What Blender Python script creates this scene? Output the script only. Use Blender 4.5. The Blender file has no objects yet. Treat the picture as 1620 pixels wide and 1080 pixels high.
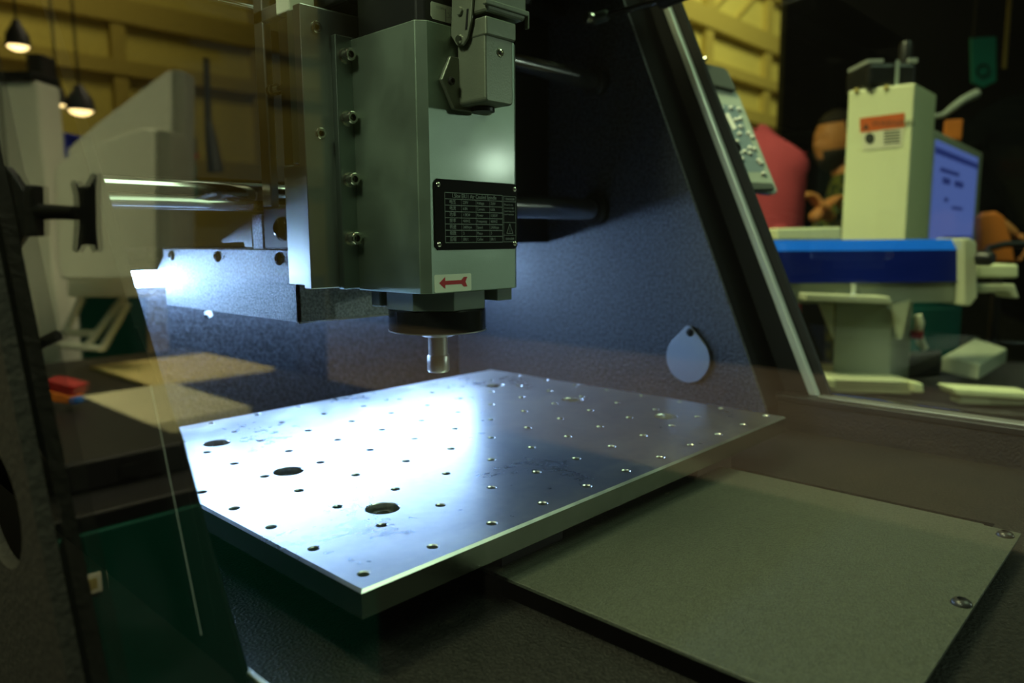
import bpy, bmesh, math, random
from mathutils import Vector, Matrix
random.seed(7)
C = bpy.context.scene.collection
SC = bpy.context.scene
ZC = 1.2                                   # camera height above the hall floor (m)

# ------------------------------------------------------------------ camera
F_PX, PITCH, ROLL, YAW = 1187.4, .134907, -.006696, .757724
fw = Vector((math.cos(YAW)*math.cos(PITCH), math.sin(YAW)*math.cos(PITCH), -math.sin(PITCH)))
r0 = Vector((math.sin(YAW), -math.cos(YAW), 0)); u0 = r0.cross(fw)
rt = r0*math.cos(ROLL)+u0*math.sin(ROLL); up = -r0*math.sin(ROLL)+u0*math.cos(ROLL)
cam = bpy.data.cameras.new('camera'); co = bpy.data.objects.new('camera', cam); C.objects.link(co)
m = Matrix((rt, up, -fw)).transposed().to_4x4(); m.translation = Vector((0, 0, ZC)); co.matrix_world = m
cam.sensor_width = 36; cam.lens = F_PX/1620*36; cam.clip_start = .01; cam.clip_end = 100
cam.dof.use_dof = True; cam.dof.focus_distance = .425; cam.dof.aperture_fstop = 6.8
SC.camera = co

# ------------------------------------------------------------------ world, lights, exposure
w = bpy.data.worlds.new('world'); SC.world = w; w.use_nodes = True
w.node_tree.nodes['Background'].inputs[0].default_value = (.55, .75, .6, 1)
w.node_tree.nodes['Background'].inputs[1].default_value = .012
SC.view_settings.view_transform = 'Standard'; SC.view_settings.look = 'None'
SC.view_settings.gamma = 1; SC.view_settings.use_curve_mapping = False
SC.view_settings.exposure = 0.0

def area(name, loc, target, size, power, color, spread=180):
    l = bpy.data.lights.new(name, 'AREA'); l.shape = 'DISK' if not isinstance(size, tuple) else 'RECTANGLE'
    if isinstance(size, tuple): l.size, l.size_y = size
    else: l.size = size
    l.energy = power; l.color = color; l.spread = math.radians(spread)
    o = bpy.data.objects.new(name, l); C.objects.link(o)
    L = Vector((loc[0]/1000, loc[1]/1000, ZC+loc[2]/1000)); T = Vector((target[0]/1000, target[1]/1000, ZC+target[2]/1000))
    o.location = L; o.rotation_euler = (T-L).to_track_quat('-Z', 'Y').to_euler()
    return o
# unseen hall and stand lamps, each set and aimed for what it lights
area('hall_luminaire_front', (1900, -1700, 3300), (330, 330, 0), 2.2, 13, (.70, 1, .60), 90)
area('hall_luminaire_side_wall', (6500, 1800, 4200), (8200, 4200, 1500), 1.6, 120, (1, .93, .36))
area('hall_luminaire_far_wall', (-3500, 7800, 5600), (-4000, 11500, 600), 2.5, 130, (1, .84, .28))
area('hall_luminaire_right_stand', (-100, 1300, 3000), (1500, 800, -50), .9, 24, (1, 1, .50), 74)
area('hall_luminaire_left_stand', (-900, -900, 2700), (-1150, 1600, -250), .9, 18, (1, .95, .55), 50)
area('spindle_fill_left', (-1600, 420, 1900), (290, 370, 40), .6, 2.6, (.88, 1, .66), 40)  # added fill for the spindle's left face, not a known lamp
area('hall_luminaire_carpet', (-4200, 3500, 5200), (-4200, 3500, -1200), 2.0, 170, (1, .9, .62), 100)
area('stand_spotlight', (2550, -1815, 345), (350, 343, 40), .12, .75, (.82, 1, .82), 60)

# ------------------------------------------------------------------ materials
MATS = {}
def nm(name):
    m = bpy.data.materials.new(name); m.use_nodes = True
    return m, m.node_tree.nodes, m.node_tree.links, m.node_tree.nodes['Principled BSDF']
def mat(name, col, rough=.5, metal=0, bump=0, bscale=400, var=0, vscale=60, spec=None, rvar=0, stretch=None, emit=None, estr=0, coat=0, con=0):
    if name in MATS: return MATS[name]
    m, N, L, b = nm(name)
    b.inputs['Base Color'].default_value = (*col, 1); b.inputs['Roughness'].default_value = rough; b.inputs['Metallic'].default_value = metal
    if spec is not None: b.inputs['Specular IOR Level'].default_value = spec
    if coat: b.inputs['Coat Weight'].default_value = coat; b.inputs['Coat Roughness'].default_value = .13
    if emit: b.inputs['Emission Color'].default_value = (*emit, 1); b.inputs['Emission Strength'].default_value = estr
    tc = N.new('ShaderNodeTexCoord'); src = tc.outputs['Object']
    if stretch:
        mp = N.new('ShaderNodeMapping'); mp.inputs['Scale'].default_value = stretch; L.new(src, mp.inputs[0]); src = mp.outputs[0]
    if var or rvar:
        n = N.new('ShaderNodeTexNoise'); n.inputs['Scale'].default_value = vscale; n.inputs['Detail'].default_value = 6; L.new(src, n.inputs[0])
    if var:
        mx = N.new('ShaderNodeMix'); mx.data_type = 'RGBA'
        mx.inputs[6].default_value = (*[max(0, c*(1-var)) for c in col], 1); mx.inputs[7].default_value = (*[min(1, c*(1+var)) for c in col], 1)
        fac = n.outputs[0]
        if con:
            cm = N.new('ShaderNodeMapRange'); cm.inputs[1].default_value = .5-con; cm.inputs[2].default_value = .5+con; L.new(fac, cm.inputs[0]); fac = cm.outputs[0]
        L.new(fac, mx.inputs[0]); L.new(mx.outputs[2], b.inputs['Base Color'])
    if rvar:
        mr = N.new('ShaderNodeMapRange'); mr.inputs[1].default_value = .3; mr.inputs[2].default_value = .7
        mr.inputs[3].default_value = max(.02, rough-rvar); mr.inputs[4].default_value = rough+rvar
        L.new(n.outputs[0], mr.inputs[0]); L.new(mr.outputs[0], b.inputs['Roughness'])
    if bump:
        nb = N.new('ShaderNodeTexNoise'); nb.inputs['Scale'].default_value = bscale; nb.inputs['Detail'].default_value = 3; L.new(tc.outputs['Object'], nb.inputs[0])
        bp = N.new('ShaderNodeBump'); bp.inputs['Strength'].default_value = bump; bp.inputs['Distance'].default_value = .001
        L.new(nb.outputs[0], bp.inputs['Height']); L.new(bp.outputs[0], b.inputs['Normal'])
    MATS[name] = m; return m

mat('powder_black', (.034, .037, .046), .55, 0, 1, 330, .62, 330, con=.14)
mat('bed_side', (.25, .275, .225), .24, 1, .05, 600, .15, 80)  # same metal as the bed top, dimness of the sides put into the colour
mat('powder_floor', (.008, .0078, .007), .55, 0, .8, 600, .6, 480, spec=.35, con=.15)
mat('smooth_black', (.005, .005, .006), .6, spec=.06)
mat('gantry_black', (.008, .009, .011), .5)
mat('granite_black', (.014, .013, .010), .7, 0, .8, 350, .6, 250, spec=.2)
mat('seal_black', (.006, .006, .007), .6)
mat('frame_black', (.010, .011, .012), .4, spec=.3)
mat('sill_grey', (.17, .18, .17), .4, .3)
mat('frame_edge', (.58, .64, .60), .4, .5)
mat('body_alu', (.31, .385, .31), .50, 1, .10, 1500, .10, 30, rvar=.05, coat=.22)
mat('flange_alu', (.38, .46, .41), .38, 1, .08, 1500, .08, 40)
mat('plate_side_alu', (.60, .62, .58), .36, 1, .05, 900, .10, 60)
mat('bright_alu', (.75, .76, .74), .22, 1, .05, 600, .10, 90)
mat('screw_steel', (.90, .90, .76), .19, 1)
mat('screw_dark', (.03, .03, .03), .35, .3)
mat('rod_steel', (.70, .70, .68), .12, 1)
mat('nut_steel', (.62, .63, .64), .36, 1)
mat('bearing_black', (.03, .032, .036), .16, .7)
mat('boss_green', (.12, .15, .13), .5, .3)
mat('sheet_metal', (.29, .31, .33), .55, .8, .5, 900, .35, 600, con=.15)
mat('connector_grey', (.20, .225, .165), .42, .5, .12, 900, .08, 60)
mat('plastic_black', (.008, .009, .010), .4)
mat('label_black', (.002, .0025, .003), .5, spec=.06)
mat('label_print', (.30, .36, .33), .6)
mat('sticker_cream', (.86, .90, .72), .5)
mat('sticker_red', (.50, .008, .014), .5)
mat('ink_dark', (.02, .025, .015), .6)
mat('cover_grey', (.062, .069, .051), .48, .15, .6, 900, .24, 700, con=.14)
mat('tag_grey', (.34, .37, .42), .45, .1)
mat('led', (1, 1, 1), .5, emit=(.38, .60, 1), estr=62)
mat('white_scrap', (.8, .8, .8), .6)
# hall
mat('hall_yellow', (.74, .66, .24), .7, 0, 0, 1, .15, 1.2)
mat('hall_steel', (.52, .43, .14), .7)
mat('carpet_brown', (.34, .27, .19), .9, 0, 0, 1, .3, 3)
mat('carpet_black', (.012, .012, .012), .95, spec=.1)
mat('ceiling_dark', (.05, .05, .04), .8)
mat('drape_black', (.012, .016, .012), .9, 0, 0, 1, .5, 1.5)
mat('machine_white', (.72, .76, .48), .45)
mat('machine_grey', (.36, .40, .31), .5)
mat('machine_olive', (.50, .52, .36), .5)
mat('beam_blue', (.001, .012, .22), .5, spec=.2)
mat('beam_blue_lit', (.002, .12, .80), .6, spec=.1)  # overhead light on the beam's slanted top put into the colour
mat('orange', (.75, .22, .03), .6)
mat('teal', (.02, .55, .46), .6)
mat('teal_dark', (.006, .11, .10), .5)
mat('monitor_white', (.62, .66, .50), .5)
mat('screen', (.02, .03, .08), .3, emit=(.13, .20, .62), estr=.55)
mat('screen_ink', (.01, .01, .05), .3, emit=(.03, .05, .25), estr=.5)
mat('warn_orange', (.55, .10, .012), .5)
mat('warn_white', (.70, .70, .52), .5)
mat('pendant_grey', (.36, .42, .38), .4)
mat('pendant_dark', (.05, .06, .055), .4)
mat('button_glint', (.97, .98, .95), .3)  # white stands for the bright highlights on the buttons
mat('pad_blue', (.18, .25, .31), .4)
mat('skin', (.85, .36, .11), .55)
mat('hair', (.03, .022, .012), .7)
mat('shirt_red', (.60, .075, .11), .8, 0, 0, 1, .2, 12)
mat('trouser_dark', (.02, .02, .025), .9)
mat('jacket_black', (.002, .003, .0035), 1, spec=0)
mat('board_cream', (.78, .62, .26), .5, 0, 0, 1, .12, 6)
mat('board_pale', (.70, .64, .42), .5, 0, 0, 1, .12, 6)
mat('counter_black', (.006, .006, .008), .5)
mat('counter_teal', (.002, .06, .045), .6, spec=.2)
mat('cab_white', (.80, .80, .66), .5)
mat('cab_shade', (.30, .30, .24), .6)  # darker copy of cab_white, shade of the covers' side faces in the colour
mat('blue_box', (.01, .03, .45), .5)
mat('pack_orange', (.85, .22, .02), .5)
mat('pack_red', (.40, .01, .01), .5)
mat('pack_blue', (.03, .14, .5), .5)
mat('ball_white', (.9, .9, .85), .25)
mat('lamp_glow', (1, .9, .6), .5, emit=(1, .72, .30), estr=7)
mat('lamp_shade', (.03, .025, .02), .5)

# checked flannel shirt
def flannel():
    m, N, L, b = nm('flannel'); b.inputs['Roughness'].default_value = .9
    tc = N.new('ShaderNodeTexCoord'); ch = N.new('ShaderNodeTexChecker'); ch.inputs['Scale'].default_value = 26
    ch.inputs[1].default_value = (.16, .17, .02, 1); ch.inputs[2].default_value = (.03, .05, .012, 1)
    L.new(tc.outputs['Object'], ch.inputs[0]); L.new(ch.outputs[0], b.inputs['Base Color']); MATS['flannel'] = m
flannel()
# worn machined aluminium of the bed: smudges in gloss, fine scratches
def bed_metal():
    m, N, L, b = nm('bed_metal'); b.inputs['Metallic'].default_value = 1
    tc = N.new('ShaderNodeTexCoord')
    n1 = N.new('ShaderNodeTexNoise'); n1.inputs['Scale'].default_value = 17; n1.inputs['Detail'].default_value = 9; n1.inputs['Roughness'].default_value = .65; n1.inputs['Distortion'].default_value = .6
    n2 = N.new('ShaderNodeTexNoise'); n2.inputs['Scale'].default_value = 160; n2.inputs['Detail'].default_value = 5
    mp = N.new('ShaderNodeMapping'); mp.inputs['Rotation'].default_value = (0, 0, .5); mp.inputs['Scale'].default_value = (8, 320, 10)
    n3 = N.new('ShaderNodeTexNoise'); n3.inputs['Scale'].default_value = 1; n3.inputs['Detail'].default_value = 4
    for n in (n1, n2): L.new(tc.outputs['Object'], n.inputs[0])
    L.new(tc.outputs['Object'], mp.inputs[0]); L.new(mp.outputs[0], n3.inputs[0])
    a = N.new('ShaderNodeMath'); a.operation = 'MULTIPLY_ADD'; a.inputs[1].default_value = .3; L.new(n2.outputs[0], a.inputs[0]); L.new(n1.outputs[0], a.inputs[2])
    mr = N.new('ShaderNodeMapRange'); mr.inputs[1].default_value = .38; mr.inputs[2].default_value = .95; mr.inputs[3].default_value = .23; mr.inputs[4].default_value = .40
    L.new(a.outputs[0], mr.inputs[0]); L.new(mr.outputs[0], b.inputs['Roughness'])
    cr = N.new('ShaderNodeValToRGB'); cr.color_ramp.elements[0].position = .38; cr.color_ramp.elements[1].position = .85
    cr.color_ramp.elements[0].color = (.46, .49, .54, 1); cr.color_ramp.elements[1].color = (.72, .72, .70, 1)
    L.new(a.outputs[0], cr.inputs[0]); L.new(cr.outputs[0], b.inputs['Base Color'])
    bp = N.new('ShaderNodeBump'); bp.inputs['Strength'].default_value = .012; bp.inputs['Distance'].default_value = .0005
    L.new(n3.outputs[0], bp.inputs['Height']); L.new(bp.outputs[0], b.inputs['Normal']); MATS['bed_metal'] = m
bed_metal()
# clear acrylic sheet: see-through with mirror reflection growing towards grazing angles (Schlick)
def acrylic():
    m, N, L, b = nm('acrylic'); N.remove(b)
    lw = N.new('ShaderNodeLayerWeight'); lw.inputs['Blend'].default_value = .5
    pw = N.new('ShaderNodeMath'); pw.operation = 'POWER'; pw.inputs[1].default_value = 5; L.new(lw.outputs['Facing'], pw.inputs[0])
    ma = N.new('ShaderNodeMath'); ma.operation = 'MULTIPLY_ADD'; ma.inputs[1].default_value = .96; ma.inputs[2].default_value = .04; L.new(pw.outputs[0], ma.inputs[0])
    t = N.new('ShaderNodeBsdfTransparent'); t.inputs[0].default_value = (.965, .985, .97, 1)
    g = N.new('ShaderNodeBsdfGlossy'); g.inputs['Roughness'].default_value = 0; g.inputs[0].default_value = (1, 1, 1, 1)
    mx = N.new('ShaderNodeMixShader'); L.new(ma.outputs[0], mx.inputs[0]); L.new(t.outputs[0], mx.inputs[1]); L.new(g.outputs[0], mx.inputs[2])
    L.new(mx.outputs[0], N['Material Output'].inputs[0]); MATS['acrylic'] = m
acrylic()

# ------------------------------------------------------------------ mesh helpers (millimetres, camera position = origin)
def W(x, y, z): return Vector((x/1000, y/1000, ZC+z/1000))
OFF = {}
def tag(o, label=None, cat=None, group=None, kind=None):
    if label: o['label'] = label
    if cat: o['category'] = cat
    if group: o['group'] = group
    if kind: o['kind'] = kind
    return o
def thing(name, x, y, z, label, cat, group=None, kind=None):
    o = bpy.data.objects.new(name, None); C.objects.link(o); o.empty_display_size = .02
    o.location = W(x, y, z); OFF[o.name] = o.location.copy()
    return tag(o, label, cat, group, kind)
def smooth(me, ang):
    for p in me.polygons: p.use_smooth = True
    me.set_sharp_from_angle(angle=math.radians(ang))
def obj(name, bm, material, parent=None, ang=None, bevel=0, label=None):
    bmesh.ops.remove_doubles(bm, verts=bm.verts, dist=1e-7)
    bmesh.ops.recalc_face_normals(bm, faces=bm.faces)
    if parent: off = OFF[parent.name]
    else:
        xs = [v.co for v in bm.verts]
        off = Vector(((min(v.x for v in xs)+max(v.x for v in xs))/2, (min(v.y for v in xs)+max(v.y for v in xs))/2, min(v.z for v in xs)))
    bmesh.ops.translate(bm, verts=bm.verts, vec=-off)
    me = bpy.data.meshes.new(name); bm.to_mesh(me); bm.free()
    mm = material if isinstance(material, (list, tuple)) else [material]
    for k in mm: me.materials.append(MATS[k])
    o = bpy.data.objects.new(name, me); C.objects.link(o); OFF[o.name] = off
    if ang: smooth(me, ang)
    if bevel:
        bv = o.modifiers.new('bevel', 'BEVEL'); bv.width = bevel/1000; bv.segments = 2; bv.limit_method = 'ANGLE'; bv.angle_limit = math.radians(40)
    if parent: o.parent = parent
    else: o.location = off
    if label: o['label'] = label
    return o
def inst(src, name, parent, loc, rot=None):
    """another copy of a small repeated part sharing its mesh; loc in mm"""
    o = src.copy(); o.name = name; C.objects.link(o); o.parent = parent
    o.location = W(*loc)-OFF[parent.name]
    if rot: o.rotation_euler = rot
    OFF[o.name] = W(*loc); return o
def box(bm, x0, x1, y0, y1, z0, z1, mi=0):
    vs = [bm.verts.new(W(x, y, z)) for z in (z0, z1) for x, y in ((x0, y0), (x1, y0), (x1, y1), (x0, y1))]
    for f in ((3, 2, 1, 0), (4, 5, 6, 7), (0, 1, 5, 4), (1, 2, 6, 5), (2, 3, 7, 6), (3, 0, 4, 7)):
        bm.faces.new([vs[i] for i in f]).material_index = mi
    return bm
def B(x0, x1, y0, y1, z0, z1): return box(bmesh.new(), x0, x1, y0, y1, z0, z1)
def prism(bm, pts, vec, mi=0):
    """polygon of world points swept along a world vector (m)"""
    n = len(pts); a = [bm.verts.new(p) for p in pts]; b = [bm.verts.new(p+vec) for p in pts]
    bm.faces.new(a).material_index = mi; bm.faces.new(b[::-1]).material_index = mi
    for i in range(n): bm.faces.new([a[i], b[i], b[(i+1) % n], a[(i+1) % n]]).material_index = mi
    return bm
def px(pts, x0, x1):
    """polygon in (y,z), extruded along x"""
    return prism(bmesh.new(), [W(x0, y, z) for y, z in pts], Vector(((x1-x0)/1000, 0, 0)))
def py(pts, y0, y1): return prism(bmesh.new(), [W(x, y0, z) for x, z in pts], Vector((0, (y1-y0)/1000, 0)))
def pz(pts, z0, z1): return prism(bmesh.new(), [W(x, y, z0) for x, y in pts], Vector((0, 0, (z1-z0)/1000)))
def lathe(bm, prof, org, axis, seg=24, mi=0):
    """profile [(radius, height)] in mm about an axis through org (world, m)"""
    axis = Vector(axis).normalized(); a = axis.orthogonal().normalized(); b = axis.cross(a)
    rings = []
    for r, h in prof:
        c = org+axis*(h/1000)
        if r <= 1e-6: rings.append([bm.verts.new(c)])
        else: rings.append([bm.verts.new(c+(a*math.cos(t)+b*math.sin(t))*(r/1000)) for t in [2*math.pi*i/seg for i in range(seg)]])
    for p, q in zip(rings, rings[1:]):
        for i in range(seg):
            j = (i+1) % seg
            if len(p) == 1 and len(q) == 1: continue
            if len(p) == 1: f = [p[0], q[i], q[j]]
            elif len(q) == 1: f = [p[i], q[0], p[j]]
            else: f = [p[i], q[i], q[j], p[j]]
            bm.faces.new(f).material_index = mi
    return bm
def Lz(prof, org, axis=(0, 0, 1), seg=24): return lathe(bmesh.new(), prof, W(*org), axis, seg)
def tube(bm, pts, r, seg=10, mi=0):
    """round bar along world points (m), radius mm or list"""
    rs = r if isinstance(r, (list, tuple)) else [r]*len(pts)
    rings = []
    for i, p in enumerate(pts):
        d = (pts[min(i+1, len(pts)-1)]-pts[max(i-1, 0)]).normalized(); a = d.orthogonal().normalized() if abs(d.z) > .95 else d.cross(Vector((0, 0, 1))).normalized(); b = d.cross(a)
        rings.append([bm.verts.new(p+(a*math.cos(t)+b*math.sin(t))*(rs[i]/1000)) for t in [2*math.pi*k/seg for k in range(seg)]])
    for p, q in zip(rings, rings[1:]):
        for i in range(seg): bm.faces.new([p[i], q[i], q[(i+1) % seg], p[(i+1) % seg]]).material_index = mi
    bm.faces.new(rings[0][::-1]).material_index = mi; bm.faces.new(rings[-1]).material_index = mi
    return bm
def cap_screw(name, parent, loc, axis, r, h, material='screw_steel', washer=True, sock=None, label=None):
    """socket head screw: head with a hexagonal recess, optional split washer as its own piece; loc = seat, axis = way the head points"""
    ax = Vector(axis).normalized(); base = W(*loc); bm = bmesh.new(); hw = .9 if washer else 0; s = sock or r*.55
    lathe(bm, [(0, hw), (r, hw), (r, h-.5), (r-.5, h), (s, h)], base, ax, 24)
    a = ax.orthogonal().normalized(); b = ax.cross(a)
    hexa = [[bm.verts.new(base+ax*(z/1000)+(a*math.cos(t)+b*math.sin(t))*(s/1000)) for t in [2*math.pi*k/24 for k in range(24)]] for z in (h, h*.45)]
    hx = [bm.verts.new(base+ax*(h*.45/1000)+(a*math.cos(t)+b*math.sin(t))*(s*.92/1000)) for t in [math.pi*k/3 for k in range(6)]]
    for i in range(24): bm.faces.new([hexa[0][i], hexa[1][i], hexa[1][(i+1) % 24], hexa[0][(i+1) % 24]])
    bm.faces.new(hexa[1]); bm.faces.new(hx)
    o = obj(name, bm, material, parent, ang=35, label=label)
    if washer: obj('washer', lathe(bmesh.new(), [(0, 0), (r*1.22, 0), (r*1.22, .9), (0, .9)], base, ax, 24), material, o, ang=35)
    return o
def button_screw(name, parent, loc, axis, r, material='screw_dark', label=None):
    ax = Vector(axis).normalized(); base = W(*loc); bm = bmesh.new()
    lathe(bm, [(0, 0), (r, 0), (r*.98, r*.15), (r*.85, r*.38), (r*.6, r*.55), (r*.42, r*.60), (r*.38, r*.22), (0, r*.2)], base, ax, 20)
    return obj(name, bm, material, parent, ang=40, label=label)
def text_mesh(bm, body, size, org, xdir, ydir, align='LEFT', mi=0, depth=.05, sx=1.0):
    """flat lettering from Blender's own font, as real thin geometry added to bm; size in mm"""
    cu = bpy.data.curves.new('t', 'FONT'); cu.body = body; cu.size = 1; cu.align_x = align; cu.align_y = 'CENTER'; cu.resolution_u = 2
    o = bpy.data.objects.new('t', cu); C.objects.link(o); dg = bpy.context.evaluated_depsgraph_get()
    me = o.evaluated_get(dg).to_mesh(); vs = []
    xd, yd = Vector(xdir), Vector(ydir); n = xd.cross(yd)
    for v in me.vertices: vs.append(bm.verts.new(org+xd*(v.co.x*size*sx/1000)+yd*(v.co.y*size/1000)+n*(depth/1000)))
    for p in me.polygons:
        try: bm.faces.new([vs[i] for i in p.vertices]).material_index = mi
        except ValueError: pass
    o.evaluated_get(dg).to_mesh_clear(); bpy.data.objects.remove(o); bpy.data.curves.remove(cu)

# ------------------------------------------------------------------ the hall (setting)
def struct(name, bm, material, label):
    o = obj(name, bm, material); return tag(o, label, kind='structure')
struct('floor', B(-13000, 15000, -6000, 12200, -1260, -1200), 'carpet_brown', 'brown carpeted floor of the exhibition hall')
struct('trim_1', B(-3150, 3600, -3500, 3200, -1200, -1192), 'carpet_black', 'black stand carpet under the machines')
wb = struct('wall_back', B(-13000, 15000, 11500, 11700, -1200, 6800), 'hall_yellow', 'yellow-lit sheet metal wall of the hall')
for i, z in enumerate((900, 2300, 3000, 4300, 5600)):
    o = obj('girt', B(-12900, 14900, 11320, 11499, z, z+(200 if i % 2 else 320)), 'hall_steel', wb)
for x in range(-12500, 15000, 2100):
    obj('column', B(x, x+190, 11360, 11498, -1200, 6800), 'hall_steel', wb)
for x in range(2000, 12000, 2100):                       # lattice braces between two girts
    bm = bmesh.new(); tube(bm, [W(x+190, 11420, 3200), W(x+1140, 11420, 4280)], 35, 6); tube(bm, [W(x+1140, 11420, 4280), W(x+2090, 11420, 3200)], 35, 6)
    obj('brace', bm, 'hall_steel', wb)
ws_ = struct('wall_side', B(4200, 9500, 4200, 4350, -1200, 6800), 'hall_yellow', 'yellow-lit metal wall of the hall seen past the machine')
for z, h in ((1330, 130), (1750, 110), (2180, 200), (2780, 160), (3500, 200)): obj('girt', B(4200, 9490, 4110, 4199, z, z+h), 'hall_steel', ws_)
for x in (4700, 6100, 7350, 8750): obj('column', B(x, x+150, 4130, 4198, -1200, 6800), 'hall_steel', ws_)
for x in (4850, 6250, 7500, 8000):
    obj('brace', tube(bmesh.new(), [W(x, 4160, 2380), W(x+560, 4160, 2790)], 22, 6), 'hall_steel', ws_)
struct('ceiling', B(-13000, 15000, -6000, 12200, 6800, 6900), 'ceiling_dark', 'dark roof of the exhibition hall')
struct('wall_left', B(-6620, -6480, -6000, 10250, -1198, 5200), 'drape_black', 'black drape wall left of the stand')

# ------------------------------------------------------------------ the enclosed milling machine: housing
hs = thing('machine_housing', 384, 400, -300, 'black powder-coated housing of the desktop milling machine around the bed', 'machine housing')
XR, XO = 660, 712                                        # right inner wall, right outer cover
XL, XOL = 120, 66                                        # left inner wall, left outer cover
FZ = -182                                                # inner floor
# right inner wall with slanted front edge
obj('side_wall', px([(296, -182), (299, -160), (378, 28.5), (492, 300), (724, 300), (724, -182)], XR, XR+4), 'powder_black', hs)
obj('back_wall', B(XL, XR, 720, 724, -182, 300), 'powder_black', hs)
# left inner wall, seen only on its slanted front edge
obj('side_wall', px([(247, -158), (298, -72), (359, 32), (405, 111), (520, 300), (724, 300), (724, -158)], XL-5, XL), 'smooth_black', hs)
obj('edge_trim', px([(247.5, -158), (298.5, -72), (320, -34), (315.5, -34), (281, -72), (236, -158)], XL-6, XL-5), 'smooth_black', hs)
obj('edge_glint_strip', tube(bmesh.new(), [W(XL-6.4, 272, -149), W(XL-6.4, 297, -75), W(XL-6.4, 304, -56)], .25, 6), 'frame_edge', hs)  # pale strip drawn for the light caught along the wall's front edge
# right outer cover with its window opening: slanted post, sill, base side
obj('cover_post', px([(268, -149), (432, 219), (475, 315), (516, 315), (338, -85), (338, -149)], XO, XO+6), 'frame_black', hs, bevel=1)
obj('frame_lip', px([(268, -149), (432, 219), (475, 315), (482, 315), (277, -149)], XO-9, XO), 'frame_edge', hs, bevel=1.5, label='pale bevelled edge of the side window')
obj('cover_post_outer', px([(261, -149), (466, 315), (475, 315), (268, -149)], XO+2, XO+9), 'seal_black', hs)
obj('sill', B(XO-22, XO+16, -160, 338, -156, -149), 'frame_black', hs, bevel=1.5)
obj('sill_lip', B(XO-11, XO+2, -160, 268, -151, -148), 'sill_grey', hs, bevel=1)
obj('base_side', px([(-160, -260), (-160, -156), (724, -156), (724, -260)], XO-22, XO-16), 'powder_floor', hs)
obj('wall_filler', px([(300, -182), (300, -158), (378, 28), (492, 300), (520, 300), (338, -149), (338, -182)], XR+4, XO), 'smooth_black', hs)
# inner floor in strips around the left bed slot and the right shadow groove
obj('base_floor', B(XL-44, 262, -160, 722, FZ-6, FZ), 'powder_floor', hs)
obj('base_floor', B(300, 505, -160, 722, FZ-6, FZ), 'powder_floor', hs)
obj('base_floor', B(545, XO-22, -160, 722, FZ-6, FZ), 'powder_floor', hs)
obj('base_floor', B(262, 300, -160, 90, FZ-6, FZ), 'powder_floor', hs)
obj('base_floor', B(505, 545, -160, 92, FZ-6, FZ), 'powder_floor', hs)
obj('slot_channel', B(258, 304, 60, 722, FZ-60, FZ-52), 'seal_black', hs)
obj('slot_channel', B(501, 549, 60, 722, FZ-60, FZ-52), 'seal_black', hs)  # right groove placed to give the contact shadow beside the cover plate
obj('base_pan', B(XL-44, XO-16, -160, 724, -262, -244), 'seal_black', hs)
obj('ledge', B(XOL+8, XL-1, -160, 724, -164, -157.5), 'smooth_black', hs, bevel=1)
obj('ledge_edge_glint', B(XL-1, XL+1.2, -160, 284, -160, -156.6), 'frame_edge', hs, bevel=.5)  # pale bar added for the light catching the ledge's inner rim
obj('ledge_skirt', B(XL-5, XL-1, -160, 724, -184, -164), 'smooth_black', hs)
# left outer cover with the window the camera looks through; round cable hole
def left_cover():
    bm = bmesh.new(); outer = [(262, -152), (264.5, -146), (320, -3.6), (438, 300), (760, 300), (760, -260), (262, -260)]
    cy, cz, ry = 338, -101, 33
    loop = [bm.verts.new(W(XOL, y, z)) for y, z in outer]; es = [bm.edges.new((loop[i], loop[(i+1) % len(loop)])) for i in range(len(loop))]
    hole = [bm.verts.new(W(XOL, cy+ry*math.cos(t), cz+ry*.72*math.sin(t))) for t in [2*math.pi*k/32 for k in range(32)]]
    es += [bm.edges.new((hole[i], hole[(i+1) % 32])) for i in range(32)]
    bmesh.ops.triangle_fill(bm, edges=es, use_beauty=True)
    r = bmesh.ops.extrude_face_region(bm, geom=bm.faces[:]); bmesh.ops.translate(bm, verts=[v for v in r['geom'] if isinstance(v, bmesh.types.BMVert)], vec=(.005, 0, 0))
    return bm
obj('side_cover', left_cover(), 'granite_black', hs)
obj('sill', B(XOL, XOL+5, -160, 262, -260, -152), 'granite_black', hs)
# roof of the cover over the gantry, carried forward to shade the right wall
obj('roof_panel', B(XL-5, XR+4, 392, 724, 300, 305), 'smooth_black', hs)
obj('lid_rail', B(XL, XO, 400, 424, 252, 268), 'frame_black', hs, bevel=2)
obj('wall_seam', B(XO-23, XO-22, 100, 102, -182, -156), 'seal_black', hs)
# clear side windows
def pane(name, x0, x1, pts, label):
    o = obj(name, px(pts, x0, x1), 'acrylic'); return tag(o, label, kind='structure')
pane('window_1', 72, 75, [(-160, -150), (285, -150), (345, -4), (462, 298), (-160, 298)], 'clear acrylic side window in front of the whole machine interior')
pane('window_2', XO+8, XO+11, [(-160, -148), (266, -148), (430, 218), (470, 298), (-160, 298)], 'clear acrylic side window on the far side of the machine')

# teardrop cover on the right inner wall
td = thing('teardrop_cover', 653, 380, -143, 'grey teardrop-shaped swivel cover plate on the dark blue-lit side wall', 'cover plate')
pts = []
cy, cz, R = 380.5, -118.5, 24.5
for k in range(25):
    t = math.radians(-222+k*264/24); pts.append((cy+R*math.cos(t), cz+R*math.sin(t)))
pts += [(cy+5, -88.5), (cy+2.5, -86.2), (cy-2.5, -86.2), (cy-5, -88.5)]
obj('plate', px(pts, 656, 658.5), 'tag_grey', td, bevel=.6)
obj('spacer', Lz([(0, 0), (5, 0), (5, 1.6), (0, 1.6)], (658.4, 378.5, -92), (1, 0, 0)), 'screw_dark', td)
button_screw('pivot_screw', td, (656, 378.5, -92), (-1, 0, 0), 4.2)

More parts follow.
